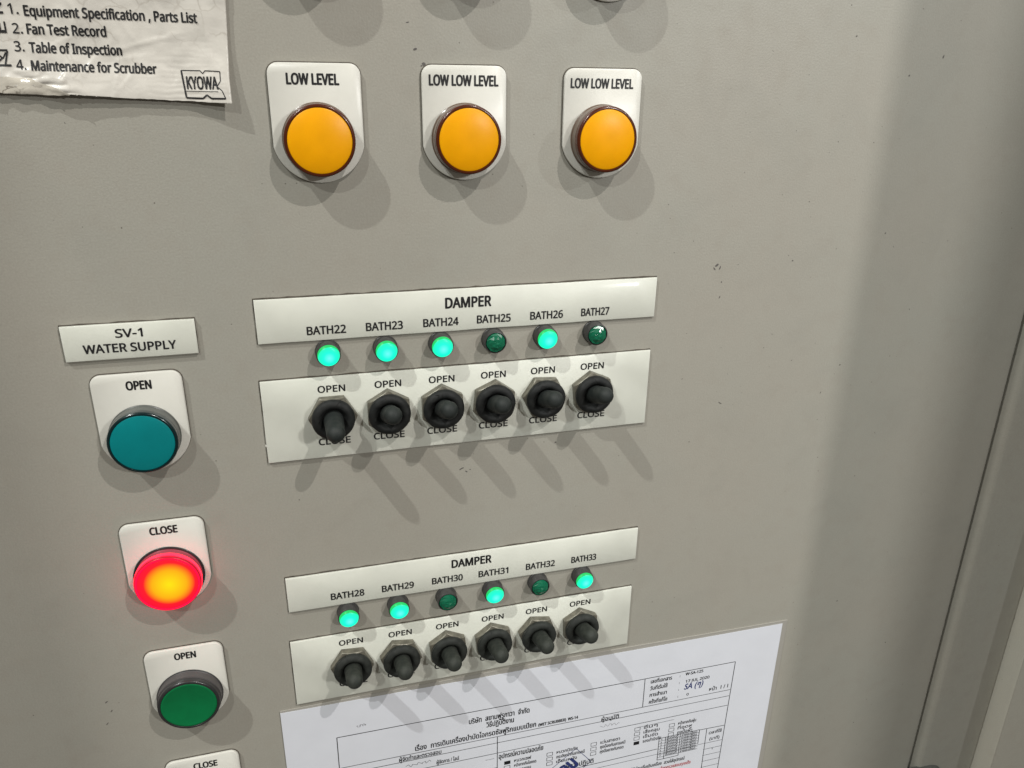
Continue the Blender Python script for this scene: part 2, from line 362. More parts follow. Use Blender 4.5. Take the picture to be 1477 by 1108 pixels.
# paint chips and scratches at their places on the door
chips = []
def chip(bm, x, y, r, rnd, el=1.0, ang=0.0):
    k = 7; c, s = math.cos(ang), math.sin(ang); q = []
    for i in range(k):
        a = 2*math.pi*i/k; rr = r*rnd.uniform(0.5, 1.2); u, v_ = rr*math.cos(a)*el, rr*math.sin(a)
        q.append(bm.verts.new(V(x+u*c-v_*s, y+u*s+v_*c, 0.04)))
    bm.faces.new(q)
rnd = random.Random(3); bm = bmesh.new()
for x, y, r, el, an in ((169.2, -70.2, 0.75, 1.5, .5), (170.6, -71.3, 0.35, 2.6, 1.3), (168.0, -71.6, 0.3, 3.0, 2.4), (172.0, -77.5, .3, 1.8, .9), (171.9, -84, .25, 2.6, 1.2),
                        (219.5, 18, .38, 1.2, 0), (247.5, 4.0, .38, 1.6, 1), (262.6, 11.4, .36, 2.0, 1.2), (205, -70, .3, 1.4, 0), (149, -64, .22, 1, 0), (60, -150.5, .45, 2.6, .5), (62, -152.2, .3, 2.2, -.6),
                        (63.5, -151.4, .3, 1.6, 0), (101, -143.2, .35, 2.0, .4), (45.8, 9.8, .4, 2.0, .5), (47.8, 4.6, .25, 2, .2), (43.5, 18, .25, 3, .3), (-6, -156, .3, 1, 0), (-65, -13.7, .22, 1, 0), (164.5, -150.5, .35, 1, 0),
                        (137, -113, .3, 1, .6), (178, -133, .3, 5.0, -.5), (-3.4, -105.5, .22, 1, 0), (48.6, 5.2, .9, .9, .3), (-89, -238, .3, 3.2, .7), (-88, -243, .3, 3.0, .9), (-90.5, -249, .25, 3.0, .8), (12, -33.5, .01, 1, 0),
                        (300, -290, .5, 1, 0), (262, -255, .35, 1.4, .4), (290, -345, .35, 1.6, .2), (258, -180, .3, 1, 0), (238, -120, .4, 1.3, 1), (230, -133, .35, 1.3, 1), (250, -60, .4, 1.4, .8), (236, -22, .3, 1, 0)):
    chip(bm, x, y, r, rnd, el, an)
for i in range(90):
    chip(bm, rnd.gauss(205, 45), rnd.gauss(-55, 60), rnd.uniform(0.06, 0.2), rnd, rnd.uniform(1, 2.5), rnd.uniform(0, 3.1))
link('paint_chip', bm_mesh(bm), MAT['chip'], cab, kind='stuff')

# next cabinet along, seen at the right edge
NEIGH = MAT['panel'].copy(); NEIGH.name = 'lamplit_enamel'  # lamplight on this front painted in as a lighter copy of the enamel
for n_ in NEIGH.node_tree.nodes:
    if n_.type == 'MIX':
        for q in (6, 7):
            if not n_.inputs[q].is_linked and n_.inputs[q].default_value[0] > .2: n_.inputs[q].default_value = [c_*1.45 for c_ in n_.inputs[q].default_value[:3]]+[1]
nxt = thing('neighbouring_cabinet', 'strip of the next cabinet front, coloured lighter for the lamplight on it, at the lower right edge, past the dark seam', 'cabinet', 391.2, -300, 0)
nxt['label'] = 'front of the next cabinet, lamplight painted in as a paler tone, in the lower right corner beyond the frame'
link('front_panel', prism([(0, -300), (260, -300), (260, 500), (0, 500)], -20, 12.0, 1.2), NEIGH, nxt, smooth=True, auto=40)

# unseen column added at the right so that it shades the frame side of the door
colm = thing('shade_column', 'added grey square column, unseen to the right, that keeps lamp light off the door', 'column', 530, -1000, 430)
link('shaft', prism([(-61, -300), (146, -300), (146, 2600), (-61, 2600)], -50, 50, 4), MAT['blocker_grey'], colm)
post = thing('shade_post', 'added grey post with a flat cap, unseen, that shades the left edge of the door', 'post', -656, -1000, 350)  # unseen post added to cast the shade along the door's left edge
link('shaft', prism([(-170, -300), (0, -300), (0, 1950), (-170, 1950)], -45, 45, 12), MAT['blocker_grey'], post)
link('cap', prism([(-176, 1950), (4, 1950), (-6, 1960), (-166, 1960)], -50, 50, 8), MAT['blocker_grey'], post)
link('base_plate', prism([(-95, -312), (180, -312), (180, -300), (-95, -300)], -90, 90, 1), MAT['blocker_grey'], colm)

# ================================================================== legend plates and round lamps
def legend_outline():
    # origin is the button axis; top edge 24.2 above
    pts = []; hw, top, rc = 15.05, 24.2, 3.6
    for t in range(0, 91, 15): a = math.radians(t); pts.append((hw-rc+rc*math.cos(a), top-rc+rc*math.sin(a)))
    for t in range(90, 181, 15): a = math.radians(t); pts.append((-hw+rc+rc*math.cos(a), top-rc+rc*math.sin(a)))
    R, cy = 15.45, 1.2; a0 = math.acos(hw/R)
    k = 22
    for i in range(k+1):
        a = math.pi+a0+(math.pi-2*a0)*i/k; pts.append((R*math.cos(a), cy+R*math.sin(a)))
    return pts
LEG_ME = prism(legend_outline(), 0.25, 1.35, 0.35); LEG_ME.materials.append(MAT['legend'])
GRIME_ME = prism([(x*1.013, y*1.012+0.05) for x, y in legend_outline()], 0.0, 0.32, 0.0); GRIME_ME.materials.append(MAT['grime'])
def legend(parent):
    a = link('legend_plate', LEG_ME, None, parent, smooth=True); LEG_ME.set_sharp_from_angle(angle=math.radians(50))
    link('plate_gasket', GRIME_ME, None, parent)
def arc(r0, z0, r1, z1, n=4, convex=True):
    out = []
    for i in range(1, n+1):
        a = math.pi/2*i/n
        out.append((r0+(r1-r0)*(1-math.cos(a)), z0+(z1-z0)*math.sin(a)))
    return out
def round_lamp(name, label, cat, x, y, words, mats, kind, group, rot=0, top=8.0, R=11.7, Rb=12.1):
    t = thing(name, label, cat, x, y, 0, group, rot)
    legend(t)
    col, rim, lens = mats
    link('mounting_ring', lathe([(13.0, 1.35), (13.0, 1.7), (12.8, 1.85), (Rb-.3, 1.85)], 64), MAT['black_ring'] if kind != 'yellow' else MAT['yellow_collar'], t, smooth=True, auto=40) if kind in ('push', 'red') else None
    link('collar', lathe([(Rb, 1.2), (Rb, 1.9), (Rb-.25, 2.1), (Rb-.3, top-2.6), (R-.05, top-2.4), (R, top-2.3)], 72), MAT[col], t, smooth=True, auto=35)
    ri = R-1.15 if kind != 'push' else R-1.25
    link('rim', lathe([(R, top-2.3), (R, top-.8)]+arc(R, top-.8, R-.7, top, 4)+[(ri+.15, top), (ri, top-.25), (ri, top-.6)], 72), MAT[rim], t, smooth=True, auto=50)
    if kind == 'push':      # dished push button
        prof = [(ri-.05, top-1), (ri-.05, top-.2), (ri-.35, top+.02), (ri-.9, top-.1)]+[(r, top-.1-.75*(1-(r/(ri-.9))**2)) for r in (9, 7.5, 6, 4.5, 3, 1.5)]+[(0, top-.85)]
    else:
        dome = 1.35 if kind == 'yellow' else 0.9
        prof = [(ri-.02, top-.8), (ri-.02, top-.15)]+[(r, top-.1+dome*(1-(r/ri)**2.6)) for r in (ri-.1, ri-.3, ri-.6, 9.5, 8, 6.5, 5, 3.5, 2)]+[(0, top-.1+dome)]
    if kind == 'red': link('glowing_band', lathe([(R+.12, 4.7), (R+.16, 5.0), (R+.16, 6.1), (R+.12, 6.4), (R-.2, 6.4)], 72), MAT['red_band'], t, smooth=True)
    lens_o = link('lens' if kind != 'push' else 'button', lathe(prof, 72), MAT[lens], t, smooth=True, auto=50)
    for s, x0, y0, wd, cap, r in words:
        text_at(t, s, x0-x, y0-y, wd, cap, 1.40, MAT['ink'], r, bold=0.06)
    return t
YC = ('yellow_collar', 'yellow_rim', 'yellow')
gy = 'amber pilot lamps in the row below the top edge'
round_lamp('pilot_lamp', 'amber pilot lamp on the white plate reading LOW LEVEL, leftmost of the amber row', 'pilot lamp', 11.97, -19.2, [('LOW LEVEL', 2.97, -1.6, 16.72, 3.3, -.4)], YC, 'yellow', gy)
round_lamp('pilot_lamp', 'amber pilot lamp on a plate reading LOW LOW LEVEL, between two other amber lamps', 'pilot lamp', 62.54, -19.2, [('LOW LOW LEVEL', 50.12, -1.5, 24.35, 3.3, -.25)], YC, 'yellow', gy)
round_lamp('pilot_lamp', 'amber pilot lamp on a plate reading LOW LOW LEVEL, rightmost, with bare door beyond it', 'pilot lamp', 114.2, -19.5, [('LOW LOW LEVEL', 101.6, -1.9, 24.1, 3.15, -.2)], YC, 'yellow', gy)
gt = 'lamps cut off by the top edge of the photo'
def top_lamp(x, lens, label):
    round_lamp('pilot_lamp', label, 'pilot lamp', x, 40.7, [], ('grey_collar', lens, lens), 'yellow', gt)
top_lamp(12.2, 'dark_green', 'dark green pilot lamp cut off by the top edge above the LOW LEVEL plate')
top_lamp(63.0, 'dark_red', 'dark red pilot lamp cut off by the top edge above the middle amber lamp')
top_lamp(114.5, 'dark_red', 'dark red pilot lamp cut off by the top edge above the rightmost amber lamp')
XC = -57.25
gw = 'water supply controls in the left column'
round_lamp('pilot_lamp', 'unlit teal pilot lamp on the plate reading OPEN right under the WATER SUPPLY plate', 'pilot lamp', XC, -121.6, [('OPEN', -60.72, -103.4, 8.1, 3.15, -.3)], ('teal_collar', 'teal_rim', 'teal'), 'teal', gw, R=11.8, Rb=12.2)
round_lamp('pilot_lamp', 'glowing red and orange pilot lamp on the plate reading CLOSE', 'pilot lamp', XC, -181.6, [('CLOSE', -61.55, -162.7, 9.6, 3.1, -.3)], ('red_collar', 'red_rim', 'red_lens'), 'red', gw, R=12.1, Rb=12.1, top=7.6)
round_lamp('push_button', 'green push button in a dark grey ring on the lower plate reading OPEN', 'push button', XC, -240.8, [('OPEN', -60.78, -221.9, 8.02, 3.0, -.8)], ('grey_collar', 'black_ring', 'green'), 'push', gw, R=12.1, Rb=12.8, top=7.6)
round_lamp('push_button', 'push button below the CLOSE plate that the bottom edge cuts off', 'push button', XC, -299.2, [('CLOSE', -60.89, -281.0, 9.49, 3.1, -1.0)], ('grey_collar', 'black_ring', 'dark_red'), 'push', gw, R=12.1, Rb=12.8, top=7.6)

# ================================================================== engraved strips
def strip(name, label, x, y, wd, ht, words, seed, rot=0.0, thick=1.05, group=None):
    t = thing(name, label, 'name plate', x, y, 0, group, rot)
    link('plate', prism(rect(0, -ht, wd, 0, 0.07, 9, seed), 0.2, thick, 0.28), MAT['acrylic'], t, smooth=True, auto=50)
    link('adhesive', prism(rect(-.30, -ht-.10, wd+.16, .46, 0.2, 3.0, seed+50), 0.0, 0.28, 0), MAT['grime'], t)
    for s, x0, y0, w_, cap, r in words: text_at(t, s, x0-x, y0-y, w_, cap, thick+.05, MAT['ink'], r, bold=0.055 if 'DAMPER' in s else 0.045)
    return t
XS = [9.45, 30.75, 52.0, 73.1, 94.25, 115.4]
gs = 'white plates naming the dampers'
W1 = 156.85
w1 = [('DAMPER', 54.33, -80.95, 17.77, 3.95, -.3)]
for i, (x0, wd) in enumerate(((2.56, 13.95), (24.04, 13.62), (45.63, 13.54), (66.62, 13.39), (88.2, 13.47), (109.6, 11.9))): w1.append((f'BATH{22+i}', x0, -87.78, wd, 3.05, -.3))
strip('damper_plate', 'long white plate reading DAMPER with BATH22 to BATH27, above the upper row of diodes', -15.0, -73.66, W1, 16.56, w1, 1, group=gs)
w2 = [('DAMPER', 54.82, -197.75, 17.58, 3.8, -.4)]
for i, (x0, wd) in enumerate(((2.94, 13.72), (24.32, 13.52), (45.98, 13.45), (66.76, 13.42), (88.58, 13.49), (110.18, 11.9))): w2.append((f'BATH{28+i}', x0, -204.7, wd, 3.05, -.4))
strip('damper_plate', 'long white plate reading DAMPER with BATH28 to BATH33, above the lower row of diodes', -14.6, -191.33, W1, 16.56, w2, 2, group=gs)
gs2 = 'white plates behind the toggle switches'
def sw_words(yo, yc):
    out = []
    for i, x0 in enumerate((4.61, 26.0, 47.1, 68.12, 88.95, 110.39)): out.append(('OPEN', x0, yo, 10.1, 2.6, -.6))
    for i, x0 in enumerate((3.42, 24.61, 45.9, 67.2, 88.6, 109.91)): out.append(('CLOSE', x0, yc, 12.0, 2.65, -.6))
    return out
u = strip('switch_plate', 'white plate behind the upper row of six toggle switches, OPEN above and CLOSE below each', -16.0, -104.77, W1+.5, 33.41, sw_words(-110.85, -132.65), 3, group=gs2)
link('glue_bead', lathe([(0.75, 0), (0.7, .4), (.4, .7), (0, .8)], 10), MAT['glue'], u, smooth=True).location = V(0.2, -26.3, 0)
strip('switch_plate', 'white plate behind the lower row of six toggle switches, just above the printed form', -15.5, -223.2, W1, 33.41, sw_words(-228.9, -250.7), 4, group=gs2)
strip('name_plate', 'small white plate reading SV-1 WATER SUPPLY above the teal lamp', -78.15, -79.06, 42.75, 12.62,
      [('SV-1', -61.2, -83.85, 8.54, 2.95, -.8), ('WATER SUPPLY', -71.97, -88.95, 29.54, 3.0, -.5)], 5, thick=1.35)

# ================================================================== diodes
LED_BODY = lathe([(4.7, 0), (4.7, .6), (4.5, .8), (4.5, 4.7), (4.35, 5.0), (4.05, 5.1), (4.0, 4.6)], 40); LED_BODY.materials.append(MAT['led_body'])
LED_LENS_ON = lathe([(4.05, 4.4), (4.05, 5.3), (3.95, 5.8), (3.6, 6.25), (2.8, 6.6), (1.5, 6.8), (0, 6.85)], 32); LED_LENS_ON.materials.append(MAT['led_on'])
def faceted():
    bm = bmesh.new(); rr = random.Random(11); rings = []
    for k, (r, z) in enumerate(((3.85, 4.6), (3.75, 5.3), (2.9, 5.9), (1.7, 6.35), (.55, 6.6))):
        rings.append([bm.verts.new(V(r*math.cos(2*math.pi*(i+.5*(k % 2))/10), r*math.sin(2*math.pi*(i+.5*(k % 2))/10), z+rr.uniform(-.28, .28)*(k > 0))) for i in range(10)])
    for a, b in zip(rings, rings[1:]):
        for i in range(10):
            j = (i+1) % 10; bm.faces.new((a[i], a[j], b[i])); bm.faces.new((a[j], b[j], b[i]))
    bm.faces.new(rings[-1]); return bm_mesh(bm)
LED_LENS_OFF = faceted(); LED_LENS_OFF.materials.append(MAT['led_off'])
nums = list(range(22, 34)); lit = {22, 23, 24, 26, 28, 29, 31, 33}
for k, nme in enumerate(nums):
    i = k % 6; y = -94.9 if k < 6 else -212.3
    on = nme in lit
    t = thing('indicator_diode', f'{"glowing cyan green" if on else "unlit dark green"} indicator diode directly below the word BATH{nme}', 'indicator light', XS[i], y, 0, 'indicator diodes under the BATH numbers')
    link('holder', LED_BODY, None, t, smooth=True)
    if on: link('lens', LED_LENS_ON, None, t, smooth=True)
    else: link('lens', LED_LENS_OFF, None, t)
LED_BODY.set_sharp_from_angle(angle=math.radians(40))

# ================================================================== toggle switches
def hexnut():
    bm = bmesh.new(); n = 6; R = 9.3
    # chamfered hexagon: upper face is a circle blended into six flats
    seg = 48; rings = [[], [], [], []]
    for i in range(seg):
        a = 2*math.pi*i/seg; sec = (a % (math.pi/3))-math.pi/6; rh = R*math.cos(math.pi/6)/math.cos(sec)
        zt = 4.4-0.75*max(0.0, (rh-8.25)/1.05)
        for k, (r, z) in enumerate(((rh, 1.05), (rh, zt-.25), (rh-.22, zt), (6.0, 4.5))):
            rings[k].append(bm.verts.new(V(r*math.cos(a), r*math.sin(a), z)))
    for a, b in zip(rings, rings[1:]):
        for i in range(seg):
            j = (i+1) % seg; bm.faces.new((a[i], a[j], b[j], b[i]))
    return bm_mesh(bm)
NUT = hexnut(); NUT.materials.append(MAT['nut'])
for p in NUT.polygons: p.use_smooth = True
NUT.set_sharp_from_angle(angle=math.radians(28))
def boot_flange(seed):
    rr = random.Random(seed)
    prof = [(7.6, 4.3), (8.1, 4.6), (8.2, 5.4), (8.1, 6.1), (7.75, 6.6), (7.3, 6.95), (6.6, 7.25), (5.8, 7.25), (5.2, 6.85), (4.75, 6.2), (4.4, 5.4), (3.6, 5.0), (2.5, 5.0)]
    me = lathe(prof, 56)
    for v in me.vertices:
        n_ = noise.noise(Vector((v.co.x*260+seed*3, v.co.y*260, v.co.z*260)))
        r = Vector((v.co.x, 0, v.co.z))
        if r.length > 0.0045: v.co += r.normalized()*n_*0.00016; v.co.y -= n_*0.00018
    return me
FL = [boot_flange(s) for s in range(4)]
LEVER = lathe([(3.75, 4.6), (3.7, 7), (3.62, 10), (3.52, 14), (3.45, 17.0)]+[(3.45*math.cos(math.radians(a)), 17.0+3.35*math.sin(math.radians(a))) for a in (15, 30, 45, 60, 75)]+[(0, 20.35)], 40)
# pivot z=5; tips measured: (tip y, at z 18)
tipY = [-121.3, -116.0, -116.0, -116.1, -115.9, -116.3, -235.0, -235.3, -235.5, -235.7, -235.3, -234.0]
nutrot = [0, 30, 30, 36, 4, 24, 4, 8, 26, 24, 10, 28]
cracks = {22: [[(1.2, 6.4), (2.3, 7.2), (3.3, 7.9)], [(2.3, 7.2), (3.6, 7.3)]], 23: [[(-5.2, 4.0), (-4.2, 5.0), (-3, 5.6)], [(-4.2, 7.0), (-3, 7.5), (-1.5, 7.1), (-.8, 7.7)]],
          24: [[(-2.4, 5.8), (-2.1, 6.9)], [(-.8, 5.6), (-.8, 6.9)], [(-2.1, 6.9), (-3.5, 6.8)]], 25: [[(-2.2, 5.9), (-.5, 6.3), (1.0, 5.9)], [(-.5, 6.3), (-.3, 7.1)]],
          26: [[(-3, 5.5), (-2.3, 6.5), (-.6, 6.5)], [(-4.2, 6.6), (-3, 7.2)]], 27: [[(-.9, 7.7), (-.4, 6.6), (-2.5, 6.0)], [(-.4, 6.6), (1.5, 6.0)]]}
def surf_z(r):
    P = [(4.4, 5.4), (4.75, 6.2), (5.2, 6.85), (5.8, 7.25), (6.5, 7.3), (7.3, 6.95), (7.9, 6.3), (8.2, 5.5), (8.3, 4.8)]
    if r <= P[0][0]: return P[0][1]
    for (a, za), (b, zb) in zip(P, P[1:]):
        if r <= b: return za+(zb-za)*(r-a)/(b-a)
    return 4.8
def crack_mesh(paths):
    bm = bmesh.new()
    for path in paths:
        pts = []
        for (x0, y0), (x1, y1) in zip(path, path[1:]):
            for k in range(4): t = k/4; pts.append((x0+(x1-x0)*t+random.uniform(-.08, .08), y0+(y1-y0)*t+random.uniform(-.08, .08)))
        pts.append(path[-1]); prev = None
        for i, (x, y) in enumerate(pts):
            a = pts[max(0, i-1)]; b = pts[min(len(pts)-1, i+1)]; dx, dy = b[0]-a[0], b[1]-a[1]; L = math.hypot(dx, dy) or 1
            w_ = 0.13*(0.35+0.65*math.sin(math.pi*(i+.5)/len(pts)))
            z = surf_z(math.hypot(x, y))+.16
            cur = [bm.verts.new(V(x-dy/L*w_, y+dx/L*w_, z)), bm.verts.new(V(x+dy/L*w_, y-dx/L*w_, z))]
            if prev: bm.faces.new((prev[0], prev[1], cur[1], cur[0]))
            prev = cur
    return bm_mesh(bm)
def arc_strip(r0, r1, z, a0, a1, n=16):
    bm = bmesh.new(); prev = None
    for i in range(n+1):
        a = math.radians(a0+(a1-a0)*i/n); k = math.sin(math.pi*i/n)
        q = [bm.verts.new(V(r0*math.cos(a), r0*math.sin(a), z)), bm.verts.new(V((r0+(r1-r0)*k+.02)*math.cos(a), (r0+(r1-r0)*k+.02)*math.sin(a), z+.05))]
        if prev: bm.faces.new((prev[0], prev[1], q[1], q[0]))
        prev = q
    return bm_mesh(bm)
for k, nme in enumerate(nums):
    i = k % 6; up_ = k < 6; y = -120.7 if up_ else -239.3
    t = thing('toggle_switch', '', 'toggle switch', XS[i], y, 0, 'rubber booted toggle switches on the white plates')
    t['label'] = (f'black rubber booted toggle switch with cracked rim, below the BATH{nme} diode' if up_ else f'dusty dark toggle switch with its lever jutting out, below the BATH{nme} diode')
    if nme == 22: t['label'] = 'toggle switch whose lever hides the middle of the word CLOSE, below the BATH22 diode'
    h = link('hex_nut', NUT, None, t); h.rotation_euler = (0, math.radians(nutrot[k]), 0)
    f = FL[k % 4].copy(); fo = link('rubber_flange', f, MAT['rubber' if up_ else 'rubber_dusty'], t, smooth=True); fo.rotation_euler = (0, k*1.1, 0)
    lo = link('lever', LEVER.copy(), MAT['lever' if up_ else 'lever_dusty'], t, smooth=True)
    ty = tipY[k]-y
    ang = math.atan2(ty, 13.0)
    lo.matrix_basis = Matrix.Translation(V(0, 0, 5)) @ Matrix.Rotation(-ang, 4, 'X') @ Matrix.Translation(V(0, 0, -5))
    if nme in cracks: link('crack', crack_mesh(cracks[nme]), MAT['crack'], t)
    elif not up_:
        link('worn_edge', arc_strip(8.25, 8.42, 5.9, 105+k*3, 165), MAT['wear'], t)
        q = crack_mesh([[(-3.0+.3*k-1.8, 7.4), (-2.6+.3*k-1.8, 7.9)]]); link('crack', q, MAT['crack'], t)
    if up_:   # bare corners of the nut where the plating shines
        for a in (90,) if nutrot[k] in (30, 24, 36) else (60, 120):
            aa = math.radians(a+(nutrot[k] % 30 if nutrot[k] not in (30,) else 0) * (-1 if nutrot[k] in (24,) else 0))
            bm = bmesh.new(); c, s = math.cos(aa), math.sin(aa); rr = random.Random(k)
            for j in range(3):
                r_ = 8.62+.14*j; th = rr.uniform(-.05, .05); bm.faces.new([bm.verts.new(V((r_+dr)*math.cos(aa+th+da), (r_+dr)*math.sin(aa+th+da), 4.52)) for dr, da in ((0, -.035), (.13, -.01), (.05, .035))])
            link('worn_edge', bm_mesh(bm), MAT['wear'], t)

# ================================================================== curled notice, top left
nt_ = thing('paper_notice', 'crumpled yellowed notice listing four numbered documents, curling off the door in the top left corner', 'notice', -75, 15, 0)
def lerp_tab(tab, x):
    if x <= tab[0][0]: return tab[0][1]
    for (a, va), (b, vb) in zip(tab, tab[1:]):
        if x <= b: return va+(vb-va)*(x-a)/(b-a)
    return tab[-1][1]
def bottom_y(X): return lerp_tab([(-150, -1.5), (-82, -4.6), (-62, -5.3), (-45, -6.3), (-30, -6.9), (-14.4, -7.7)], X)
def right_x(Y): return lerp_tab([(-9, -14.5), (0, -14.6), (10, -14.0), (22, -13.3), (120, -10)], Y)
_r = random.Random(21)
CREASES = []
for _ in range(46):
    _a = _r.choice((0.1, 0.25, 0.9, 1.3, 1.6, 2.2))+_r.gauss(0, .25)
    CREASES.append((_r.uniform(-84, -16), _r.uniform(-4, 30), math.cos(_a), math.sin(_a), _r.uniform(2.5, 11), _r.uniform(.08, .26)*_r.choice((1, 1, -1))))
def sheet_h(X, Y):
    """lift of the sheet off the door, absolute panel coordinates"""
    yb = bottom_y(X); d = max(0.0, Y-yb); e = max(0.0, right_x(Y)-X)
    edge = lerp_tab([(-150, 1.0), (-82, 1.2), (-70, 1.6), (-62, 3.0), (-54, 2.4), (-45, 1.7), (-32, 1.7), (-14.6, 2.9)], X)
    h = 0.45+edge*math.exp(-(d/9.0)**2)*0.9
    h += 0.9*math.exp(-(e/6.0)**2)
    p = Vector((X*.055, Y*.055, 0))
    h += 0.6*noise.noise(p*1.6)+0.16*noise.noise(p*4.3+Vector((3, 7, 1)))
    # fine horizontal wrinkles near the right side
    h += 0.045*math.sin(Y*4.1+3.5*noise.noise(p*4))*math.exp(-((X+27)/10)**2)
    for cx, cy, ca, sa, ln, am in CREASES:
        u_ = (X-cx)*ca+(Y-cy)*sa; w_ = -(X-cx)*sa+(Y-cy)*ca+0.5*noise.noise(Vector((u_*.5, cx, 0)))
        if abs(u_) < ln and abs(w_) < 3: h += am*math.exp(-abs(w_)/(0.35 if w_ > 0 else 1.1))*(1-abs(u_)/ln)
    # crossing creases
    for cx, cy, ang, ln in ((-45, 8, 100, 9), (-38, 10, 15, 16), (-57, 19, 110, 5), (-48, -2, 70, 6), (-70, -1, 60, 7), (-20, 9, 92, 30), (-62, 0, 55, 7), (-55, 3, 50, 6)):
        a = math.radians(ang); u_ = (X-cx)*math.cos(a)+(Y-cy)*math.sin(a); w_ = -(X-cx)*math.sin(a)+(Y-cy)*math.cos(a)
        if abs(u_) < ln: h += 0.40*math.exp(-abs(w_)/0.6)*(1-abs(u_)/ln)
    # crumpled strip along the lower left
    cr = math.exp(-(d/4.5)**2)*(1/(1+math.exp((X+63)/2.5)))
    h += cr*(2.3*abs(noise.noise(Vector((X*.16, Y*.4, 5))))+0.4*noise.noise(Vector((X*.5, Y*.6, 2))))
    return max(h, 0.2)
NX, NY = 240, 150
def sheet_xy(i, j):
    v_ = j/NY; x_l = -150
    # map u along to right edge, v from bottom edge up to y=110
    vv = v_**1.6; 
    X0 = x_l+(1-(1-i/NX)**1.0*1.0)*( -14.5-x_l)
    Y = bottom_y(X0)+(112-bottom_y(X0))*vv
    X = x_l+(i/NX)*(right_x(Y)-x_l)
    rag = 0.35*noise.noise(Vector((X*.35, 3, 0)))+(0.9*abs(noise.noise(Vector((X*.5, 9, 0))))+.5*noise.noise(Vector((X*1.4, 2, 0))) if X < -50 else 0)
    if j == 0: Y += rag
    return X, Y
bm = bmesh.new(); grid = []
for j in range(NY+1):
    row = []
    for i in range(NX+1):
        X, Y = sheet_xy(i, j); row.append(bm.verts.new(V(X+75, Y-15, sheet_h(X, Y))))
    grid.append(row)
for j in range(NY):
    for i in range(NX): bm.faces.new((grid[j][i], grid[j][i+1], grid[j+1][i+1], grid[j+1][i]))
me = bm_mesh(bm)
so = link('sheet', me, MAT['old_paper'], nt_, smooth=True)
so.modifiers.new('thickness', 'SOLIDIFY').thickness = 0.00012; so.modifiers['thickness'].offset = 0
from mathutils.bvhtree import BVHTree
BV = BVHTree.FromPolygons([v.co.copy() for v in me.vertices], [tuple(p.vertices) for p in me.polygons])
# adhesive tape strip along the crumpled foot
bm = bmesh.new(); prev = None; rr = random.Random(5)
for k in range(60):
    X = -150+k*1.5; yb = bottom_y(X); taper = 1.0 if X < -72 else max(0.05, 1-(X+72)/12)
    ring = []
    for q in range(6):
        f_ = q/5; Yq = yb-.35+f_*(4.6*taper)+.4*noise.noise(Vector((X*.3, q, 0)))
        ring.append(bm.verts.new(V(X+75, Yq-15, sheet_h(X, max(Yq, yb))+.18+0.7*abs(noise.noise(Vector((X*.22, Yq*.45, 9))))*math.sin(math.pi*f_))))
    if prev:
        for q in range(5): bm.faces.new((prev[q], ring[q], ring[q+1], prev[q+1]))
    prev = ring
link('tape', bm_mesh(bm), MAT['tape'], nt_, smooth=True)
def surf(x, y):
    hit = BV.ray_cast(V(x, y, 40), Vector((0, 1, 0)))
    return -hit[0].y/MM if hit[0] is not None else sheet_h(x-75, y+15)
def ntext(s, X, Y, wd, cap, rot=-.8, bold=.045): text_at(nt_, s, X+75, Y-15, wd, cap, .22, MAT['ink'], rot, bold=bold, surf=surf)
for n_, X, Y in (('1.', -74.4, 17.0), ('2.', -74.2, 11.7), ('3.', -74.6, 6.8), ('4.', -74.9, 1.7)): ntext(n_, X, Y, 2.6, 2.75, 0, .02)
ntext('Equipment Specification , Parts List', -70.3, 16.6, 47.9, 2.75)
ntext('Fan Test Record', -70.4, 11.65, 21.4, 2.75)
ntext('Table of Inspection', -70.5, 6.55, 25.1, 2.75)
ntext('Maintenance for Scrubber', -70.8, 1.5, 34.7, 2.75)
for s, Y in (('R', 17.0), ('E', 11.8)):
    text_at(nt_, s, -75.9+75, Y-15, 3.0, 3.0, .22, MAT['ink'], 90, bold=.02, surf=surf)
lines(nt_, [(-5.6, -8.0, -1.6, -8.0, .5), (-1.7, -8.2, -2.9, -12.3, .5), (-5.6, -12.2, -1.2, -12.2, .6), (-5.4, -8.2, -3.2, -10.3, .45), (-3.4, -10.2, -5.4, -11.9, .45), (-3.2, -10.3, -2.2, -8.6, .4)], .3, .2, MAT['ink'], 'printed_emblem', surf, 3)
# emblem box with notched sides around the maker's word
def P_(X, Y): return (X+75, Y-15)
bx = [(-28.9, 2.1), (-23.3, 2.1), (-22.5, 1.2), (-21.8, 2.1), (-17.3, 1.9), (-17.4, -.9), (-18.6, -2.6), (-17.2, -3.8), (-16.3, -6.2), (-20.6, -6.2), (-22.0, -5.1), (-23.2, -6.2), (-28.2, -6.0), (-28.9, 2.1)]
segs = []
for a, b in zip(bx, bx[1:]): segs.append((*P_(*a), *P_(*b), .26 if a[1] > -5 else .5))
lines(nt_, segs, .26, .2, MAT['ink'], 'printed_emblem', surf, 5)
ntext('KYOWA', -27.6, -3.4, 9.3, 3.7, 0, .03)
lines(nt_, [(*P_(-28.1, -4.0), *P_(-18.4, -4.1), .16)], .16, .2, MAT['ink'], 'ruled_line', surf, 6)

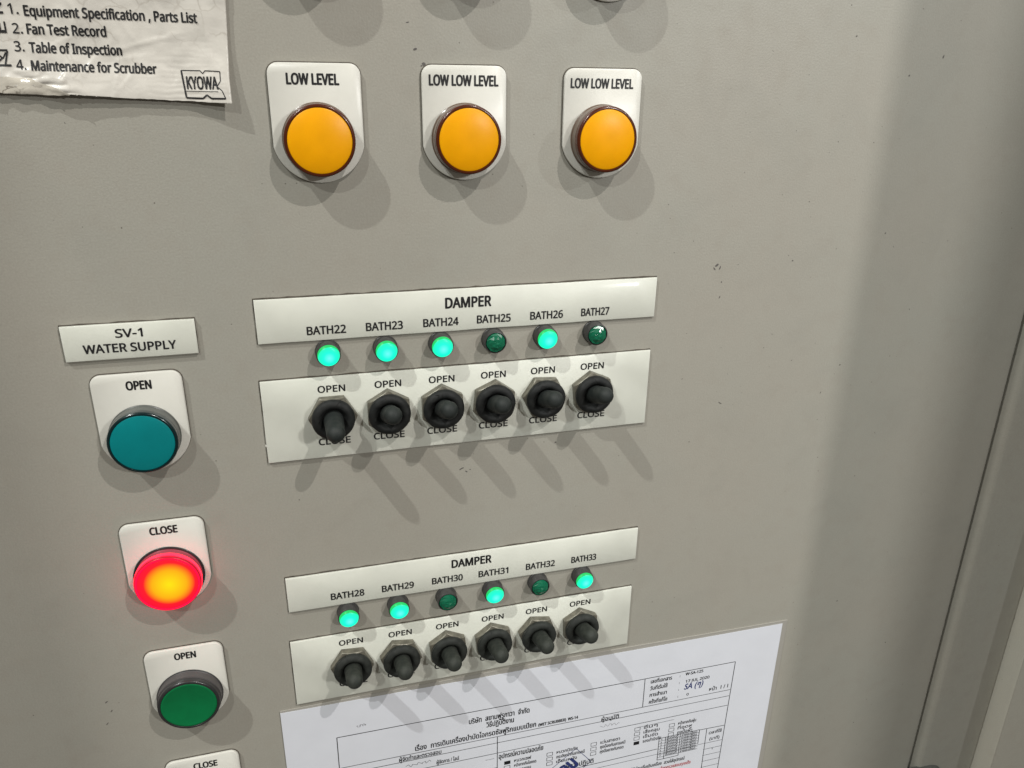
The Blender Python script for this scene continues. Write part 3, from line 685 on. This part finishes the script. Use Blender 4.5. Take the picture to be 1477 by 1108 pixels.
# ================================================================== laminated form, bottom
fm = thing('printed_form', 'white laminated form with ruled boxes and small Thai print along the bottom', 'document', -22.9, -260.0, 0, rot=0)
link('laminate', prism([(-.2, .9), (126, 1.15), (255.6, -1.2), (253.0, -340), (0.5, -340)], 0.05, 0.4, 0.1), MAT['laminate'], fm)
bm = bmesh.new(); NXp, NYp = 60, 60; gr = []
def form_z(x, y): return 0.62+0.05*noise.noise(Vector((x*.04, y*.04, 0)))
for j in range(NYp+1):
    row = []
    for i in range(NXp+1):
        f_, g = i/NXp, j/NYp; xl = 0.0+.4*g; xr = 252.6-3.2*g
        row.append(bm.verts.new(V(xl+(xr-xl)*f_, -2.7*f_-(338)*g, form_z(xl+(xr-xl)*f_, -338*g))))
    gr.append(row)
for j in range(NYp):
    for i in range(NXp): bm.faces.new((gr[j][i], gr[j][i+1], gr[j+1][i+1], gr[j+1][i]))
po = link('sheet', bm_mesh(bm), MAT['paper'], fm)
mo = po.modifiers.new('thickness', 'SOLIDIFY'); mo.thickness = 0.00015; mo.offset = 0
FZ = 0.74
def F(X, Y): return (X+22.9, Y+260.0)
def fl(*segs, w=.36, m='print_'):
    lines(fm, [(*F(s[0], s[1]), *F(s[2], s[3]), s[4] if len(s) > 4 else w) for s in segs], w, FZ, MAT[m])
def ft(s, X, Y, wd, cap, rot=-.4, m='print_', bold=.0, shear=0): text_at(fm, s, *F(X, Y), wd, cap, FZ, MAT[m], rot, bold=max(bold, .045) if m != 'print_grey' else .05, shear=shear)
# outer frame and rules
fl((0.1, -279.8, 204.4, -281.8, .38), (0.1, -279.8, -.4, -420, .38), (204.4, -281.8, 201.0, -420, .38),
   (0, -298.3, 203.5, -300.0, .3), (0, -302.2, 203.4, -304.1, .3), (0, -308.9, 203.3, -310.5, .3), (153.0, -281.4, 153.0, -299.6), (75.8, -299.2, 75.8, -420))
ft('บริษัท  สยามฟูรูกาวา  จำกัด', 61.7, -287.5, 30.2, 2.1, bold=.02)
ft('วิธีปฏิบัติงาน', 70.2, -291.7, 13.8, 2.1, bold=.02)
ft('เรื่อง  การเดินเครื่องบำบัดไอกรดซัลฟูริกแบบเปียก', 35.5, -297.2, 60.0, 2.1, bold=.02)
ft('(WET SCRUBBER)  WS-14', 96.8, -297.9, 20.8, 1.75, bold=.06)
ft('ผู้จัดทำและตรวจสอบ', 27.7, -302.0, 20.2, 1.7, bold=.01)
ft('ผู้อนุมัติ', 130.5, -303.2, 9.5, 1.7, bold=.01)
ft('เลขที่เอกสาร', 156.4, -285.0, 11.8, 1.6, bold=.01); ft('วันที่เริ่มใช้', 156.4, -289.4, 9.6, 1.6, bold=.01)
ft('การสำเนา', 156.4, -293.7, 9.6, 1.6, bold=.01); ft('ครั้งที่แก้ไข', 156.4, -298.2, 10.2, 1.6, bold=.01)
for yy in (-284.6, -289.0, -293.4, -297.9): ft(':', 172.6, yy, .3, 1.2)
ft('W-SA-125', 175.9, -284.3, 10.0, 1.7, bold=.05); ft('17 JUL 2020', 176.4, -289.2, 13.6, 1.7, bold=.05)
ft('SA (ๆ)', 175.9, -293.6, 10.6, 2.5, m='blue_ink', shear=.2, rot=1); ft('0', 177.7, -297.9, 1.2, 1.5); ft('หน้า  1 / 1', 190.9, -298.0, 11.0, 1.6)
ft('ผู้จัดการ / ไลน์', 45.5, -309.5 if False else -308.3, 11.0, 1.5, m='print_'); ft('วิธีการปฏิบัติ', 110.5, -330.0, 17.0, 2.0)
# signatures in pencil grey
def scribble(X, Y, sx, sy, seed, m):
    rr = random.Random(seed); pts = []; x = 0
    for i in range(16): pts.append((X+sx*i/15+rr.uniform(-.5, .5), Y+sy*math.sin(i*1.9)*rr.uniform(.3, 1)))
    bm = bmesh.new()
    for a, b in zip(pts, pts[1:]): line_into(bm, *F(*a), *F(*b), .2, FZ)
    link('signature', bm_mesh(bm), MAT[m], fm)
scribble(31, -305.6, 12, 1.4, 1, 'print_grey'); scribble(130, -306.8, 11, 1.3, 2, 'pencil'); scribble(70, -312.6, 4, .3, 3, 'pencil')
scribble(9.5, -275.5, 4.0, 1.2, 4, 'pencil')
# safety equipment block
ft('อุปกรณ์ความปลอดภัย', 76.6, -313.6, 23.0, 2.1, bold=.03)
def check(X, Y, filled=False):
    if filled:
        bm = bmesh.new(); line_into(bm, *F(X, Y+1), *F(X+3.2, Y+1), 2.2, FZ); link('check_box', bm_mesh(bm), MAT['print_'], fm)
    else:
        s = [(X, Y, X+3.0, Y), (X+3.0, Y, X+3.0, Y+2.1), (X+3.0, Y+2.1, X, Y+2.1), (X, Y+2.1, X, Y)]
        bm = bmesh.new()
        for a in s: line_into(bm, *F(a[0], a[1]), *F(a[2], a[3]), .26, FZ)
        link('check_box', bm_mesh(bm), MAT['print_'], fm)
wd_ = {0: ['หมวกเซฟ', 'หน้ากากกันไอกรด', 'ปลอกแขน', 'รองเท้า'], 1: ['หมวกนิรภัย', 'กระบังหน้ากันสารเคมี', 'เอี๊ยมหนัง'], 2: ['แว่นสายตา', 'ชุดป้องกันสารเคมี', 'ถุงมือยางกันกรด'], 3: ['อื่นๆ', 'เสื้อคลุม', 'เข็มขัด', 'รองเท้านิรภัย'], 4: ['หน้ากากกันฝุ่น', 'ที่อุดหู', 'ถุงมือผ้า']}
for c_, (X, Y0, Wl) in enumerate(((79.4, -318.2, 14), (101.8, -318.8, 16), (125.6, -318.6, 16), (149.7, -314.8, 13.5), (169.6, -317.2, 13))):
    for r_, s in enumerate(wd_[c_]):
        Y = Y0-3.15*r_; f_ = (c_, r_) in ((0, 0), (3, 3))
        check(X, Y, f_)
        L_ = Wl*(.45+.5*len(s)/20)
        ft(s, X+5.2, Y+.35, L_, 1.35, m='print_grey')
fl((151, -312.6, 172, -312.5, .22), m='print_grey')
fl((75.8, -331.8, 164, -330.6), (0, -331.8, 75.8, -331.8), (0, -318.6, 75.8, -319.0))
# right-hand table
fl((188.1, -323.8, 203.0, -324.3), (192.5, -324.3, 191.6, -420), (164.2, -323.6, 188.1, -323.6), (164.4, -323.6, 164.4, -338.6), (168.2, -323.6, 168.2, -338.6), (176.8, -323.6, 176.8, -338.6), (188.1, -323.6, 188.1, -333.4), (164.4, -338.6, 176.8, -338.6))
for k in range(1, 8): fl((164.4, -323.6-1.9*k, 188.1, -323.6-1.9*k, .22), m='print_')
for k in range(7):
    ft('ขั้นตอนที่', 169.0, -325.2-1.9*k, 6.6, .95, m='print_grey'); ft('รายละเอียด', 177.6, -325.2-1.9*k, 9.2, .95, m='print_grey'); ft(str(k+1), 165.5, -325.2-1.9*k, .7, .95, m='print_grey')
ft('เวลาที่ใช้', 194.2, -328.4, 7.6, 1.4); ft('(นาที)', 195.0, -332.8, 6.0, 1.4); ft('1', 197, -339.8, .6, 1.0)
for k in range(7): fl((191.9, -334.3-4.3*k, 202.8, -334.4-4.3*k, .24))
fl((75.8, -334.8, 191.8, -334.2, .24), m='print_grey')
ft('ขั้นตอนการปฏิบัติก่อนเริ่มเดินเครื่อง  สวมใส่อุปกรณ์', 137.0, -342.3, 44.0, 1.5, bold=.02)
ft('ข้อควรระวัง  การเปิดสวิตช์พัดลมต้องตรวจสอบทุกครั้ง', 139.0, -346.2, 46.0, 1.5, m='red_ink', bold=.01)
ft('ก่อนเริ่มงานต้องแจ้งหัวหน้างานทราบ', 137.0, -350.6, 34.0, 1.5, m='red_ink', bold=.01)
# blue rubber stamp, set askew
def stamp():
    c = Vector((112, -331)); a = math.radians(38); ux, uy = Vector((math.cos(a), math.sin(a))), Vector((-math.sin(a), math.cos(a)))
    P = [c+ux*p+uy*q for p, q in ((-21, -7), (12.5, -7), (12.5, 7), (-21, 7))]
    for i in range(4):
        bm = bmesh.new(); line_into(bm, *F(*P[i]), *F(*P[(i+1) % 4]), .3, FZ+.01); link('stamp_mark', bm_mesh(bm), MAT['blue_ink'], fm)
    q = c-ux*16-uy*3.0
    text_at(fm, 'ควบคุม', *F(*q), 23, 5.8, FZ+.01, MAT['blue_ink'], 38, bold=.09, name='stamp_mark')
stamp()
